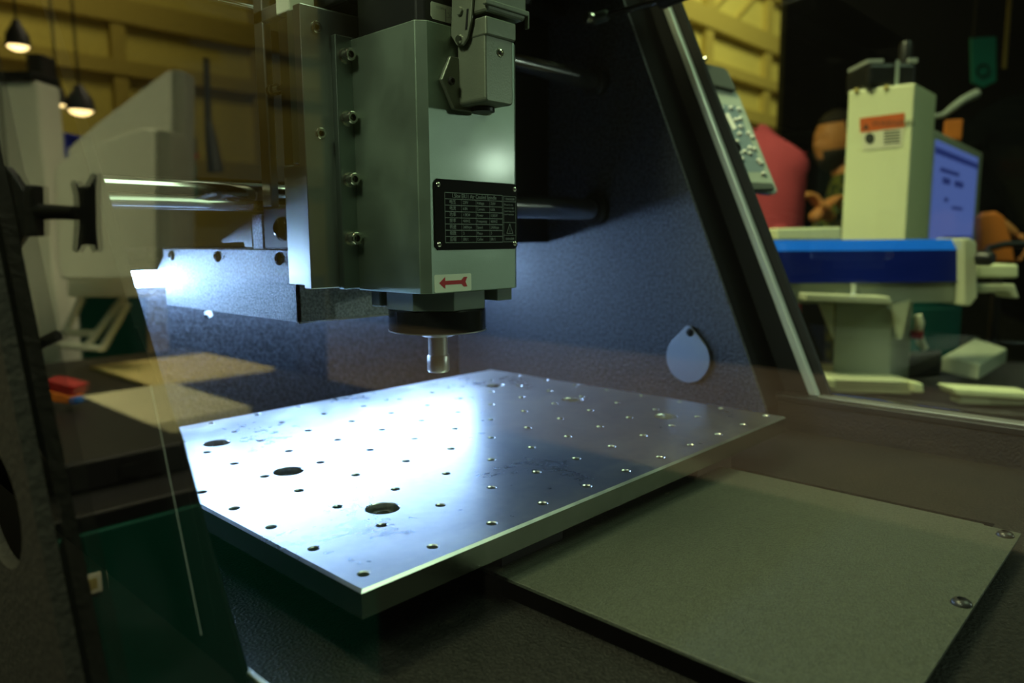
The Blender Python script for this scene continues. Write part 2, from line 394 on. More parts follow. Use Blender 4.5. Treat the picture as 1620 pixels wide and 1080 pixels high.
# cover plate between the bed slots
cp = thing('slot_cover', 382, 240, FZ, 'grey textured cover plate with two button screws in front of the bed', 'cover plate')
obj('plate', pz([(260, 69.5), (503, 71.5), (503, 90), (505, 91), (505, 600), (260, 600)], -172, -170), 'cover_grey', cp, bevel=.4)
obj('plinth', B(302, 503, 96, 590, FZ, -172), 'seal_black', cp)
button_screw('button_screw', cp, (492.5, 77.8, -170), (0, 0, 1), 4.6)
button_screw('button_screw', cp, (384, 75.5, -170), (0, 0, 1), 4.6)

# ------------------------------------------------------------------ perforated bed
bed = thing('work_bed', 382, 421, FZ, 'silver aluminium machine bed with a grid of threaded holes', 'machine bed')
BX0, BX1, BY0, BY1, BT, BB = 172, 591, 250.5, 592, -145.2, -158
def bed_plate():
    bm = bmesh.new(); ch = 1.3
    circ = [(182.6+40*i, 263.6+40*j, 2.65, 12) for i in range(11) for j in range(9)]
    circ = [c for c in circ]
    big = [(238, 323.5), (238, 422), (238, 521.5), (526, 323.5), (526, 422), (526, 521.5)]
    circ += [(x, y, 9.2, 28) for x, y in big]
    def rect(x0, x1, y0, y1, z): return [bm.verts.new(W(x, y, z)) for x, y in ((x0, y0), (x1, y0), (x1, y1), (x0, y1))]
    top = rect(BX0+ch, BX1-ch, BY0+ch, BY1-ch, BT); mid = rect(BX0, BX1, BY0, BY1, BT-ch); low = rect(BX0, BX1, BY0, BY1, BB)
    es = [bm.edges.new((top[i], top[(i+1) % 4])) for i in range(4)]
    for k_, (a, b) in enumerate(((top, mid), (mid, low))):
        for i in range(4): bm.faces.new([a[i], b[i], b[(i+1) % 4], a[(i+1) % 4]]).material_index = k_
    el = [e for e in (bm.edges.get((low[i], low[(i+1) % 4])) for i in range(4))]
    for x, y, r, n in circ:
        if any((x-bx)**2+(y-by)**2 < (r+9.2+1)**2 for bx, by in big) and r < 5: continue
        bigh = r > 5; depth = 9 if bigh else BT-BB
        a = [bm.verts.new(W(x+r*math.cos(t), y+r*math.sin(t), BT)) for t in [2*math.pi*k/n for k in range(n)]]
        b = [bm.verts.new(W(x+r*math.cos(t), y+r*math.sin(t), BT-depth)) for t in [2*math.pi*k/n for k in range(n)]]
        c = [bm.verts.new(W(x+(r+.55)*math.cos(t), y+(r+.55)*math.sin(t), BT)) for t in [2*math.pi*k/n for k in range(n)]]
        for v in a: v.co.z -= .00055
        for i in range(n):
            es.append(bm.edges.new((c[i], c[(i+1) % n]))); bm.faces.new([a[i], b[i], b[(i+1) % n], a[(i+1) % n]]); bm.faces.new([c[i], a[i], a[(i+1) % n], c[(i+1) % n]])
        if bigh: bm.faces.new(b)
        else: el += [bm.edges.get((b[i], b[(i+1) % n])) for i in range(n)]
    bmesh.ops.triangle_fill(bm, edges=es, use_beauty=True); bmesh.ops.triangle_fill(bm, edges=el, use_beauty=True)
    return bm
obj('plate', bed_plate(), ['bed_metal', 'bed_side'], bed)
for bx in (238, 526):
    for by in (323.5, 422, 521.5):
        cap_screw('bed_bolt', bed, (bx, by, BT-9), (0, 0, 1), 6.6, 6, washer=False)
for x0, x1 in ((268, 318), (470, 520)):
    obj('carriage_block', B(x0, x1, 262, 586, FZ-40, BB), 'seal_black', bed)

# ------------------------------------------------------------------ gantry with round guide rods
gy = thing('gantry', 390, 560, -5, 'black fixed gantry with two polished guide rods across the machine', 'gantry')
obj('beam_plate', B(XL, XR, 566, 578, -3.5, 238), 'gantry_black', gy)
obj('beam_top', B(XL, XR, 540, 690, 238, 246), 'gantry_black', gy)
for z, r in ((31.5, 11), (163.5, 9.5)):
    obj('guide_rod', lathe(bmesh.new(), [(0, 0), (r, 0), (r, XR-XL), (0, XR-XL)], W(XL, 497, z), (1, 0, 0), 40), 'rod_steel', gy, ang=40)
    obj('rod_mount', lathe(bmesh.new(), [(r, -9), (r+4, -9), (r+6, -7), (r+6, 0), (r, 0)], W(XR, 497, z), (1, 0, 0), 32), 'plastic_black', gy, ang=40)
obj('beam_bolt', Lz([(0, 0), (4, 0), (4, 3), (3, 4), (0, 4)], (654, 540, 172), (0, -1, 0), 16), 'screw_steel', gy, ang=35)

led = thing('led_light_bar', 390, 692, -46, 'glowing blue-white LED light bar low behind the gantry', 'light bar')
obj('housing', px([(688, -21), (719.5, -21), (719.5, -24.5), (688, -24.5)], XL+2, XR-2), 'smooth_black', led)
obj('diffuser', px([(691, -25.5), (699.5, -25.5), (699.5, -39.5), (691, -39.5)], XL+4, XR-4), 'led', led, label='glowing white tube')

gs = thing('gas_strut', 650, 460, 215, 'thin gas strut with a bright ball joint under the machine roof', 'gas strut')
obj('ball_joint', Lz([(0, 0), (5.5, 0), (6.5, 2), (6.5, 8), (4.5, 10), (0, 10)], (640, 499, 225), (1, -.3, .0)), 'screw_steel', gs, ang=40)
obj('joint_body', Lz([(0, 0), (6, 0), (6, 15), (4, 18), (0, 18)], (650, 495, 225), (0, -1, .0)), 'boss_green', gs, ang=40)
obj('piston_rod', Lz([(0, 0), (3.2, 0), (3.2, 62), (0, 62)], (650, 477, 225.5), (0, -1, .01)), 'rod_steel', gs, ang=40)
obj('cylinder', Lz([(0, 0), (7.5, 0), (8.5, 2), (8.5, 90), (0, 90)], (650, 416, 226), (0, -1, .12)), 'plastic_black', gs, ang=40)

# ------------------------------------------------------------------ carriage that holds the spindle
cr = thing('z_axis_carriage', 290, 460, -55, 'silver z-axis carriage plates and sheet-metal box behind the spindle', 'machine carriage')
bp = obj('clamp_plate', B(256, 388, 415, 423, -30, 141), 'plate_side_alu', cr, bevel=.5)
for z in (129, 66): cap_screw('countersunk_screw', bp, (267, 415.2, z), (0, -1, 0), 3.6, 1.6, washer=False)
obj('side_rail', B(256.5, 300, 423, 431, 48, 139), 'flange_alu', cr, bevel=.4)
obj('side_rail', B(258, 300, 423, 445, -28, 47), 'plate_side_alu', cr, bevel=.4)
obj('slide_block', B(259, 330, 431, 446, 48, 137), 'plastic_black', cr, bevel=.5)
obj('edge_bar', B(262, 268, 470, 482, 23, 230), 'plate_side_alu', cr, bevel=1)
obj('motor_plate', B(262, 360, 440, 482, 141, 150), 'plate_side_alu', cr, bevel=1)
obj('motor_body', B(292, 352, 418, 468, 150, 240), 'plastic_black', cr, bevel=2)
obj('motor_cable_cap', B(258, 276, 430, 446, 140, 215), 'sticker_cream', cr, bevel=1)
sb = obj('stop_bolt', Lz([(0, 0), (2, 0), (2, 6), (3.6, 6), (3.6, 9), (2, 9), (2, 11), (3.6, 11), (3.6, 14), (0, 15)], (257, 441, 95.5), (0, 1, 0), 16), 'screw_steel', cr, ang=35)
bx = obj('cover_box', prism(px([(452, -54.5), (452, -5.5), (668, -5.5), (668, -54.5)], 268, 270), [W(268, 452, -54.5), W(400, 452, -54.5), W(400, 452, -5.5), W(268, 452, -5.5)], Vector((0, .002, 0))), 'sheet_metal', cr)
obj('box_lid', B(268, 400, 452, 668, -6.8, -5), 'sheet_metal', cr, bevel=.5)
obj('box_lip', B(267.6, 400, 451.6, 454.5, -55.6, -54.4), 'bright_alu', bx)
for y in (650, 566, 474): button_screw('button_screw', bx, (268, y, -11.5 if y > 500 else -12.2), (-1, 0, 0), 4.4)
obj('deflector', px([(668, -28), (668, -8), (690, -26)], 270, 330), 'sheet_metal', cr)
obj('bearing_block', B(262, 330, 440, 482, -5, 22), 'plastic_black', cr, bevel=1)
button_screw('dome_screw', cr, (262, 457, 8), (-1, 0, 0), 8.2, 'bearing_black')
obj('bracket', px([(546, 1.5), (545, -.5), (512, -.5), (509, -4), (499, -4), (499, 16)], 262, 266), 'bright_alu', cr, bevel=.3)
obj('bracket_web', B(262, 290, 484, 498, -5, 18.5), 'sheet_metal', cr, bevel=.5)

# ------------------------------------------------------------------ spindle motor
sp = thing('spindle_motor', 329, 384, -87, 'square silver-green air-cooled spindle motor with nameplate above the bed', 'spindle motor')
obj('body', pz([(288, 347.5), (293.5, 343), (366, 343), (370.5, 346), (370.5, 409.5), (288, 409.5)], -32, 124.5), 'body_alu', sp, bevel=.5)
obj('mounting_flange', B(276.5, 381.5, 409.5, 415, -31, 126), 'flange_alu', sp, bevel=.6)
for z in (113.8, 76, 38.4, 1.4): cap_screw('cap_screw', sp, (282.8, 409.5, z), (0, -1, 0), 3.9, 7.2, label='shiny socket head screw')
# lower bearing housing, cap, shaft and collet nut
ax, ay = 327, 377.5
obj('bearing_housing', pz([(ax+34*math.cos(math.radians(a)), ay+34*math.sin(math.radians(a))) for a in (-67, -23, 23, 67, 113, 157, 203, 247)], -44, -32), 'boss_green', sp, bevel=.6)
obj('foot_boss', B(296, 312, 398, 408, -43, -32), 'boss_green', sp, bevel=1)
obj('foot_boss', B(353, 367, 347, 362, -40, -32), 'boss_green', sp, bevel=.5)
obj('bearing_cap', Lz([(0, 0), (31.2, 0), (32.2, 1), (32.2, 14.2), (31.4, 15), (0, 15)], (ax, ay, -59.2), (0, 0, 1), 64), 'bearing_black', sp, ang=40)
obj('cap_rim', Lz([(31.0, 0), (32.5, .2), (32.5, .9), (31, 1)], (ax, ay, -59.3), (0, 0, 1), 64), 'nut_steel', sp, ang=40)
obj('nose_cone', Lz([(0, 0), (10, 0), (16.5, 3.6), (16.5, 4.2), (0, 4.2)], (ax, ay, -63.4), (0, 0, 1), 40), 'nut_steel', sp, ang=40)
obj('shaft', Lz([(0, 0), (6.5, 0), (6.5, 15), (0, 15)], (ax, ay, -77), (0, 0, 1), 32), 'nut_steel', sp, ang=40)
obj('collet_nut', Lz([(0, 0), (4.2, 0), (4.2, 1), (6.6, -.3), (7.3, .6), (7.5, 1.2), (7.5, 10), (6.9, 11.2), (0, 11.2)], (ax, ay, -87.2), (0, 0, 1), 32), 'nut_steel', sp, ang=40)
# nameplate
npl = obj('nameplate', py([(296+2.2, 36), (365.5, 36), (367.7, 33.8), (367.7, -3.8), (365.5, -6), (298.2, -6), (296, -3.8), (296, 33.8)], 342.2, 343), 'label_black', sp, bevel=.15)
for x in (299, 365):
    for z in (32.6, -2.6): obj('rivet', Lz([(0, 0), (1.7, 0), (1.6, .5), (1.0, 1.1), (0, 1.3)], (x, 342.2, z), (0, -1, 0), 16), 'screw_steel', npl, ang=60)
def nameplate_print():
    bm = bmesh.new(); Y = 342.15; o = lambda x, z: W(x, Y, z); X, Z = (1, 0, 0), (0, 0, 1)
    def bar(x0, x1, z0, z1): box(bm, x0, x1, Y-.03, Y, z0, z1)
    tx0, tx1, sx1 = 304, 353.5, 366; zt, zb = 28.2, -1.6; n = 8; rh = (zt-zb)/n; t = .16
    for i in range(n+1): bar(tx0, tx1, zt-i*rh-t, zt-i*rh+t)
    for x in (tx0, tx1): bar(x-t*.7, x+t*.7, zb, zt)
    for x in (317.5, 329.8, 341.8): bar(x-.05, x+.05, zb, zt-rh)
    text_mesh(bm, '1.5kw ER11 Air Cooled Spindle', 3.5, o((tx0+tx1)/2, zt-rh/2), X, Z, 'CENTER', sx=.86)
    rows = [('电压', '220V', 'Voltage', '220V'), ('电流', '6.8A', 'Current', '6.8A'), ('功率', '1.5KW', 'Power', '1.5KW'), ('频率', '400HZ', 'Frequency', '400HZ'),
            ('转速', '24000rpm', 'Speed', '24000rpm'), ('相数', '3', 'Phase', '3'), ('压帽', 'ER11', 'Collet', 'ER11')]
    for k, (a, b, c, d) in enumerate(rows):
        z = zt-rh*(k+1.5)
        text_mesh(bm, a, 2.7, o(307.5, z), X, Z); text_mesh(bm, b, 2.5, o(318.6, z), X, Z, sx=.85 if len(b) < 7 else .72)
        text_mesh(bm, c, 2.5, o(330.4, z), X, Z, sx=.85); text_mesh(bm, d, 2.5, o(342.6, z), X, Z, sx=.85 if len(d) < 7 else .72)
    x0 = 354.6
    for z in (zt-.4, zt-rh*1.0, zt-rh*4.6, zt-rh*6.8, zb+.2): bar(x0, sx1, z-t*.7, z+t*.7)
    for x in (x0, sx1): bar(x-t*.6, x+t*.6, zb, zt-.4)
    text_mesh(bm, '! DANGER', 2.0, o((x0+sx1)/2, zt-rh*.6), X, Z, 'CENTER')
    for k, s in enumerate(('Please do not', 'remove in high', 'speed, busy not', 'touch machine')): text_mesh(bm, s, 1.5, o(x0+.5, zt-rh*(1.55+k*.55)), X, Z)
    text_mesh(bm, 'DANGER', 2.0, o((x0+sx1)/2, zb+rh*.55), X, Z, 'CENTER')
    a, b2, c = (360.3, zt-rh*4.85), (357.4, zt-rh*6.5), (363.2, zt-rh*6.5)
    for p, q in ((a, b2), (b2, c), (c, a)): tube(bm, [o(p[0], p[1]), o(q[0], q[1])], .16, 4)
    tube(bm, [o(360.6, zt-rh*5.5), o(359.9, zt-rh*5.95), o(360.7, zt-rh*5.95), o(360.1, zt-rh*6.3)], .1, 4)
    return bm
obj('print', nameplate_print(), 'label_print', npl, label='pale lettering and table lines')
ar = obj('arrow_sticker', py([(296, -20.7), (324.8, -20.7), (325.5, -21.5), (325.5, -30.7), (324.8, -31.4), (296, -31.4), (295.3, -30.7), (295.3, -21.5)], 342.75, 343), 'sticker_cream', sp)
obj('arrow', py([(298.8, -25.8), (303.6, -22.2), (303.6, -24.6), (317, -24.6), (319, -22.8), (322, -22.8), (320.4, -25.8), (322, -28.8), (319, -28.8), (317, -27), (303.6, -27), (303.6, -29.4)], 342.6, 342.75), 'sticker_red', ar, label='red arrow')
# fan cover on top, with the inspection sticker
fc = obj('fan_cover', pz([(291, 350), (295, 346), (364, 346), (368, 350), (368, 406), (291, 406)], 124.5, 185), 'plastic_black', sp, bevel=1)
qs = obj('inspection_sticker', py([(299.9, 136.5), (319, 136.5), (319, 127), (300.6, 127), (299.2, 128.6), (299.2, 135.4)], 345.8, 346), 'sticker_cream', fc)
def qc_print():
    bm = bmesh.new(); Y = 345.75
    box(bm, 310.3, 310.7, Y-.03, Y, 127.2, 134.6)
    text_mesh(bm, 'QC', 4.6, W(317.6, Y, 131.4), (-1, 0, 0), (0, 0, -1), depth=-.05, sx=.9)
    text_mesh(bm, '90825S1', 2.0, W(309.9, Y, 134.3), (-1, 0, 0), (0, 0, -1), depth=-.05, sx=1.0)
    return bm
obj('print', qc_print(), 'ink_dark', qs)
# grey metal cable connector on the front
cn = obj('connector_hood', py([(316, 119), (336.5, 119), (338, 117.5), (338, 80.5), (336.5, 79), (316.5, 79), (315, 80.5), (315, 117.5)], 317.5, 341), 'connector_grey', sp, bevel=1.6)
obj('connector_flange', py([(308.8, 106.9), (301.5, 92.7), (311, 76.8), (342, 76.8), (351, 92.7), (344, 106.9)], 339.8, 343), 'connector_grey', cn, bevel=.6)
cap_screw('flange_screw', cn, (308.6, 339.8, 92.5), (0, -1, 0), 2.3, 1.6, 'screw_dark', washer=False)
obj('hood_collar', py([(314.5, 126), (339.5, 126), (339.5, 117), (338.5, 115.5), (314.5, 115.5)], 316, 342), 'connector_grey', cn, bevel=1)
obj('hood_upper', py([(313.5, 165), (347, 165), (347, 131), (345, 128), (313.5, 128)], 314.5, 342), 'connector_grey', cn, bevel=1.5)
button_screw('face_screw', cn, (327.2, 317.5, 107.8), (0, -1, 0), 2.5, 'screw_steel')
bm = px([(343, 119), (338, 112.5), (332.5, 112), (329, 115), (325.5, 124), (322, 150), (341, 150), (342, 134)], 311.6, 313.6); obj('locking_lever', bm, 'connector_grey', cn, bevel=.8)
obj('lever_slot', px([(330.2, 120), (328.6, 131), (327.2, 131), (328.6, 120)], 311.3, 311.6), 'plastic_black', cn)
for y, z in ((334.2, 131), (335.4, 115.8)): obj('locking_pin', Lz([(0, 0), (2.5, 0), (2.5, 3), (2.0, 3.8), (0, 3.8)], (314, y, z), (-1, 0, 0), 20), 'screw_steel' if z < 120 else 'connector_grey', cn, ang=35)
obj('lever_bow', py([(311.6, 134), (348, 134), (348, 124), (346.5, 124), (346.5, 131), (311.6, 131)], 313, 316), 'connector_grey', cn, bevel=.6)
obj('cable_gland', Lz([(0, 0), (7, 0), (7, 2.5), (5.5, 3.2), (0, 3.2)], (328, 333, 76.2), (0, 0, 1), 20), 'plastic_black', cn, ang=40)

# small white scrap stuck to the rear wall
tag(obj('plastic_scrap', py([(324, -68), (330, -66), (331.5, -72), (328, -74), (327, -71), (324, -70.5)], 718, 719.9), 'white_scrap'), 'tiny white plastic scrap on the rear wall under the sheet-metal box', 'scrap')
#@@BACKGROUND
# ------------------------------------------------------------------ neighbouring stands: local frames
FH = Vector((math.cos(YAW), math.sin(YAW), 0)); RH = Vector((math.sin(YAW), -math.cos(YAW), 0))
EYE = Vector((0, 0, ZC))
def at(x, y, wd):
    """point wd millimetres out along the viewing azimuth that the photograph shows at (x, y)"""
    d = fw+rt*((x-810)/F_PX)-up*((y-540)/F_PX); return EYE+d*(wd/1000/d.dot(FH))
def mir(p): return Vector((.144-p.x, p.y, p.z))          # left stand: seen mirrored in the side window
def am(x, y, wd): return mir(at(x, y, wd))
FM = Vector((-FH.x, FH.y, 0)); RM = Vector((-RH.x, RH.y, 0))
def on(x, y, p0, n):
    d = fw+rt*((x-810)/F_PX)-up*((y-540)/F_PX); return EYE+d*((p0-EYE).dot(n)/d.dot(n))
def quad(pts, t, n): return prism(bmesh.new(), pts, n*(t/1000))
def single(name, bm, material, label, cat, group=None, bevel=0, ang=None):
    o = obj(name, bm, material, None, ang, bevel); return tag(o, label, cat, group)
def vthing(name, p, label, cat, group=None):
    o = bpy.data.objects.new(name, None); C.objects.link(o); o.location = p; o.empty_display_size = .05; OFF[o.name] = p.copy()
    return tag(o, label, cat, group)
def slab(pts, z0, z1): return prism(bmesh.new(), [Vector((p.x, p.y, z0)) for p in pts], Vector((0, 0, z1-z0)))
def zat(y, wd, x=1400): return at(x, y, wd).z

# dark drape wall behind the right-hand stand
a, b = at(1232, 300, 5200), at(2100, 300, 4300)
o = single('wall_right', slab([a, b, b+FH*.1, a+FH*.1], 0, 6.5), 'drape_black', 'dark drape wall behind the right-hand stand', None); tag(o, kind='structure'); 
if 'category' in o: del o['category']

# ---- white column machine with the blue beam
A, Bq, Cq = at(1440, 250, 1500), at(1337, 250, 1576), at(1475, 250, 1624)
mc = vthing('column_machine', Vector((A.x, A.y, ZC-.30)), 'cream column machine with a blue beam and warning sticker beyond the window', 'machine')
zt = zat(131, 1500, 1440); zb = zat(380, 1500, 1440)
Dq = Bq+(Cq-A)
col = obj('column', slab([A, Bq, Dq, Cq], zb-.02, zt), 'machine_white', mc, bevel=3)
nA = (A-Bq).cross(Vector((0, 0, 1))).normalized(); nA = nA if nA.dot(EYE-A) > 0 else -nA
pl0 = A+nA*.001
ws = obj('warning_sticker', quad([on(x, y, pl0, nA) for x, y in ((1363, 209), (1431, 202), (1426, 232), (1365, 237))], .4, nA), 'warn_white', col)
obj('orange_band', quad([on(x, y, pl0+nA*.0004, nA) for x, y in ((1360, 187), (1431, 178), (1431, 201), (1361, 210))], .4, nA), 'warn_orange', ws)
bm = bmesh.new(); xd = (A-Bq).normalized(); q0 = pl0+nA*.0009
prism(bm, [on(x, y, q0, nA) for x, y in ((1365, 205), (1375, 204), (1370, 195))], nA*.0002)
text_mesh(bm, 'WARNING', 17, on(1379, 196, q0, nA), xd, Vector((0, 0, 1)), sx=.95, depth=.2)
prism(bm, [on(1376+8*math.cos(t), 219+9*math.sin(t), q0, nA) for t in [k*math.pi/5 for k in range(10)]], nA*.0002)
for k in range(5): prism(bm, [on(x, y+k*4.6, q0, nA) for x, y in ((1398, 208), (1424, 205.5), (1424, 207.5), (1398, 210))], nA*.0001)
obj('sticker_print', bm, 'ink_dark', ws)
for x in (1355, 1402): obj('lid_screw', lathe(bmesh.new(), [(0, 0), (5, 0), (4, 3), (0, 3)], on(x, 143-(x-1355)*.1, pl0, nA), nA, 12), 'hall_steel', col)
a, b = at(1372, 130, 1540), at(1450, 125, 1540)
mo = obj('motor_housing', slab([a, b, b+FH*.10, a+FH*.10], zt, zat(99, 1540)), 'plastic_black', mc, bevel=8)
obj('motor_rim', slab([a+FH*.002, at(1396, 130, 1540), at(1396, 130, 1540)+FH*.09, a+FH*.09], zat(99, 1540), zat(93, 1540)), 'frame_edge', mo)
obj('motor_rim', slab([at(1436, 130, 1540), b, b+FH*.09, at(1436, 130, 1540)+FH*.09], zat(99, 1540), zat(92, 1540)), 'frame_edge', mo)
obj('motor_knob', lathe(bmesh.new(), [(0, 0), (12, 0), (12, 38), (9, 44), (0, 44)], Vector((at(1432, 95, 1560).x, at(1432, 95, 1560).y, zat(99, 1540))), (0, 0, 1), 20), 'plastic_black', mo, ang=40)
obj('motor_post', slab([at(1416, 120, 1536), at(1422, 120, 1536), at(1422, 120, 1538), at(1416, 120, 1538)], zt, zat(95, 1536)), 'pendant_grey', mo)
# blue beam: folded profile swept sideways
L0, L1 = at(1180, 400, 1290), at(1529, 400, 1310); sw = L1-L0; sw.z = 0
def prof(pts): return [Vector((L0.x, L0.y, 0))+FH*(d/1000)+Vector((0, 0, ZC+z/1000)) for d, z in pts]
z378, z396, z446 = [(zat(y, 1300, 1380)-ZC)*1000 for y in (379, 396, 447)]
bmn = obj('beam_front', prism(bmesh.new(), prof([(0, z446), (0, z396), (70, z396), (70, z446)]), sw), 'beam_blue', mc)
obj('beam_top', prism(bmesh.new(), prof([(0, z396), (16, z378), (60, z378), (70, z396)]), sw), 'beam_blue_lit', mc)
obj('beam_rail', prism(bmesh.new(), prof([(10, z446-36), (10, z446), (60, z446), (60, z446-36)]), sw), 'machine_grey', mc)
obj('rail_joint', prism(bmesh.new(), [at(x, y, 1296) for x, y in ((1348, 449), (1354, 449), (1354, 467), (1348, 467))], FH*.004), 'monitor_white', mc)
e0 = at(1529, 400, 1295)
obj('end_cap', prism(bmesh.new(), [at(x, y, 1290) for x, y in ((1524, 378), (1534, 376), (1546, 384), (1547, 470), (1536, 484), (1525, 484))], FH*.09), 'machine_olive', mc, bevel=3)
obj('clamp_knob', lathe(bmesh.new(), [(0, 0), (13, 0), (13, 18), (9, 24), (0, 24)], at(1548, 408, 1285), RH*.6-FH, 16), 'plastic_black', mc, ang=40)
obj('outrigger', prism(bmesh.new(), [at(x, y, 1330) for x, y in ((1545, 418), (1612, 418), (1612, 440), (1545, 440))], FH*.06), 'machine_white', mc, bevel=4)
obj('outrigger_arm', prism(bmesh.new(), [at(x, y, 1330) for x, y in ((1545, 450), (1606, 449), (1614, 472), (1604, 472), (1596, 462), (1545, 464))], FH*.05), 'machine_olive', mc, bevel=3)
obj('shelf_plate', prism(bmesh.new(), [at(x, y, 1270) for x, y in ((1274, 464), (1408, 469), (1415, 482), (1274, 477))], FH*.12), 'machine_olive', mc, bevel=3)
P0, P1 = at(1319, 540, 1330), at(1410, 540, 1318); P2 = at(1441, 540, 1420); P3 = P0+(P2-P1)
zt2, zb2 = zat(478, 1330, 1360), zat(618, 1330, 1360)
obj('pedestal', slab([P0, P1, P2, P3], zb2, zt2), 'machine_grey', mc, bevel=3)
obj('column_foot', prism(bmesh.new(), [at(x, y, 1440) for x, y in ((1229, 361), (1331, 359), (1331, 380), (1229, 380))], FH*.12), 'machine_white', mc, bevel=3)
obj('gusset', prism(bmesh.new(), [at(x, y, 1322) for x, y in ((1296, 480), (1319, 482), (1319, 536))], FH*.006), 'machine_olive', mc)
obj('gusset', prism(bmesh.new(), [at(x, y, 1312) for x, y in ((1412, 482), (1440, 474), (1427, 536), (1420, 536))], FH*.006), 'machine_olive', mc)
def tray(x0, x1, y0, y1, wd, parent, name='base_tray'):
    o = obj(name, prism(bmesh.new(), [at(x0, y0, wd), at(x1, y0+(x1-x0)*.03, wd), at(x1, y1+(x1-x0)*.03, wd), at(x0, y1, wd)], FH*.16), 'machine_olive', parent, bevel=2)
    return o
tr = tray(1306, 1444, 599, 620, 1250, mc)
for x, y in ((1312, 606), (1452, 613)): obj('corner_foot', prism(bmesh.new(), [at(x-9, y-9, 1235), at(x+9, y-6, 1235), at(x+11, y+9, 1235), at(x-5, y+9, 1235)], FH*.03), 'machine_white', mc, bevel=3)
bm = bmesh.new()
for i in range(30):
    for j in range(3): lathe(bm, [(0, 0), (1.1, 0), (1.1, .3), (0, .3)], at(1320+i*4+(j % 2)*2, 603+i*.12+j*4.2, 1249.6), -FH, 6)
ob = obj('perforation', bm, 'ink_dark', mc); ob['kind'] = 'stuff'
# right hand low tray
t2 = vthing('perforated_tray', at(1570, 640, 1200), 'long cream perforated tray at the foot of the right-hand stand', 'tray')
obj('tray_rim', prism(bmesh.new(), [at(x, y, 1210) for x, y in ((1508, 614), (1640, 622), (1640, 634), (1514, 626))], FH*.05), 'machine_white', t2, bevel=3)
obj('tray_face', prism(bmesh.new(), [at(x, y, 1214) for x, y in ((1520, 626), (1640, 634), (1640, 642), (1520, 638))], FH*.03), 'machine_olive', t2)
bm = bmesh.new()
for i in range(26):
    for j in range(3): lathe(bm, [(0, 0), (1.3, 0), (1.3, .3), (0, .3)], at(1566+i*4.4+(j % 2)*2.2, 632+i*.3+j*5, 1213.6), -FH, 6)
ob = obj('perforation', bm, 'ink_dark', t2); ob['kind'] = 'stuff'
# stand table under those machines
a, b = at(1150, 600, 1190), at(2000, 600, 1150)
zt3 = zat(652, 1190, 1400)
tb = vthing('display_table', Vector((a.x, a.y, 0)), 'dark draped display table carrying the machines of the right-hand stand', 'table')
obj('table_top', slab([a, b, b+FH*.52, a+FH*.52], zt3-.03, zt3), 'counter_black', tb)
obj('table_skirt', slab([a+FH*.03, b+FH*.03, b+FH*.50, a+FH*.50], 0.0, zt3-.03), 'counter_black', tb)
# things on and behind that stand
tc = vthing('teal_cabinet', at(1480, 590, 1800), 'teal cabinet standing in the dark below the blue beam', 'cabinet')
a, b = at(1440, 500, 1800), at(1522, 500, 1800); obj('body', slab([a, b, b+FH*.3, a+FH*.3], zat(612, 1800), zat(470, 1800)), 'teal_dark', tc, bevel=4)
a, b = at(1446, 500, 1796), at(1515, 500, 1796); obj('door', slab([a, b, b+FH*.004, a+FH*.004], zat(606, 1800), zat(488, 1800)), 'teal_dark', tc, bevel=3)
single('drive_motor', slab([at(1437, 580, 1480), at(1488, 580, 1500), at(1488, 580, 1560), at(1437, 580, 1540)], zt3+.001, zat(560, 1500)), 'plastic_black', 'small black box beside the pedestal of the column machine', 'box', bevel=6)
single('hose', tube(bmesh.new(), [at(1452, 498, 1420), at(1455, 510, 1420), at(1452, 525, 1420), at(1456, 540, 1420), at(1464, 552, 1420)], [7, 9, 8, 8, 6], 10), 'sticker_cream', 'short cream hose hanging beside the pedestal', 'hose', ang=60)
single('hose_clip', lathe(bmesh.new(), [(9, 0), (11, 0), (11, 14), (9, 14)], at(1450, 535, 1410), (0, 0, 1), 14), 'sticker_red', 'red clip around the cream hose by the pedestal', 'clip')
hs2 = vthing('hand_tool', at(1540, 600, 1420), 'grey flat tool case lying on the dark table at right', 'tool case')
obj('case', prism(bmesh.new(), [at(1488, 588, 1420), at(1548, 602, 1330), at(1592, 574, 1500), at(1540, 556, 1600)], Vector((0, 0, .03))), 'machine_grey', hs2, bevel=4)
obj('handle', tube(bmesh.new(), [at(1540, 588, 1400), at(1556, 575, 1440), at(1570, 562, 1480)], 9, 10), 'sticker_cream', hs2, ang=60)
# monitor turned away
M0, M1 = at(1469, 300, 1750), at(1550, 300, 2260)
zmt = zat(203, 1750, 1469); zmb = zat(388, 1750, 1469); nM = (M1-M0).cross(Vector((0, 0, 1))).normalized(); nM = nM if nM.dot(EYE-M0) > 0 else -nM
mn = vthing('monitor', Vector((M0.x, M0.y, zmb)), 'white monitor showing a blue program window behind the cream column', 'monitor')
obj('bezel', slab([M0, M1, M1-nM*.04, M0-nM*.04], zmb, zmt), 'monitor_white', mn, bevel=4)
def mp(u, v): p = M0+(M1-M0)*u; return Vector((p.x, p.y, zmb+(zmt-zmb)*v))+nM*.001
sc = obj('screen', quad([mp(.05, .02), mp(.89, .02), mp(.89, .92), mp(.05, .92)], .6, nM), 'screen', mn)
bm = bmesh.new()
for u0_, u1_, v0_, v1_ in ((.05, .9, .80, .86), (.15, .5, .66, .70), (.2, .34, .56, .62), (.42, .6, .56, .62), (.25, .32, .40, .44), (.4, .62, .34, .37), (.3, .9, .05, .08)):
    prism(bm, [mp(u0_, v0_)+nM*.0007, mp(u1_, v0_)+nM*.0007, mp(u1_, v1_)+nM*.0007, mp(u0_, v1_)+nM*.0007], nM*.0002)
obj('screen_content', bm, 'screen_ink', sc)
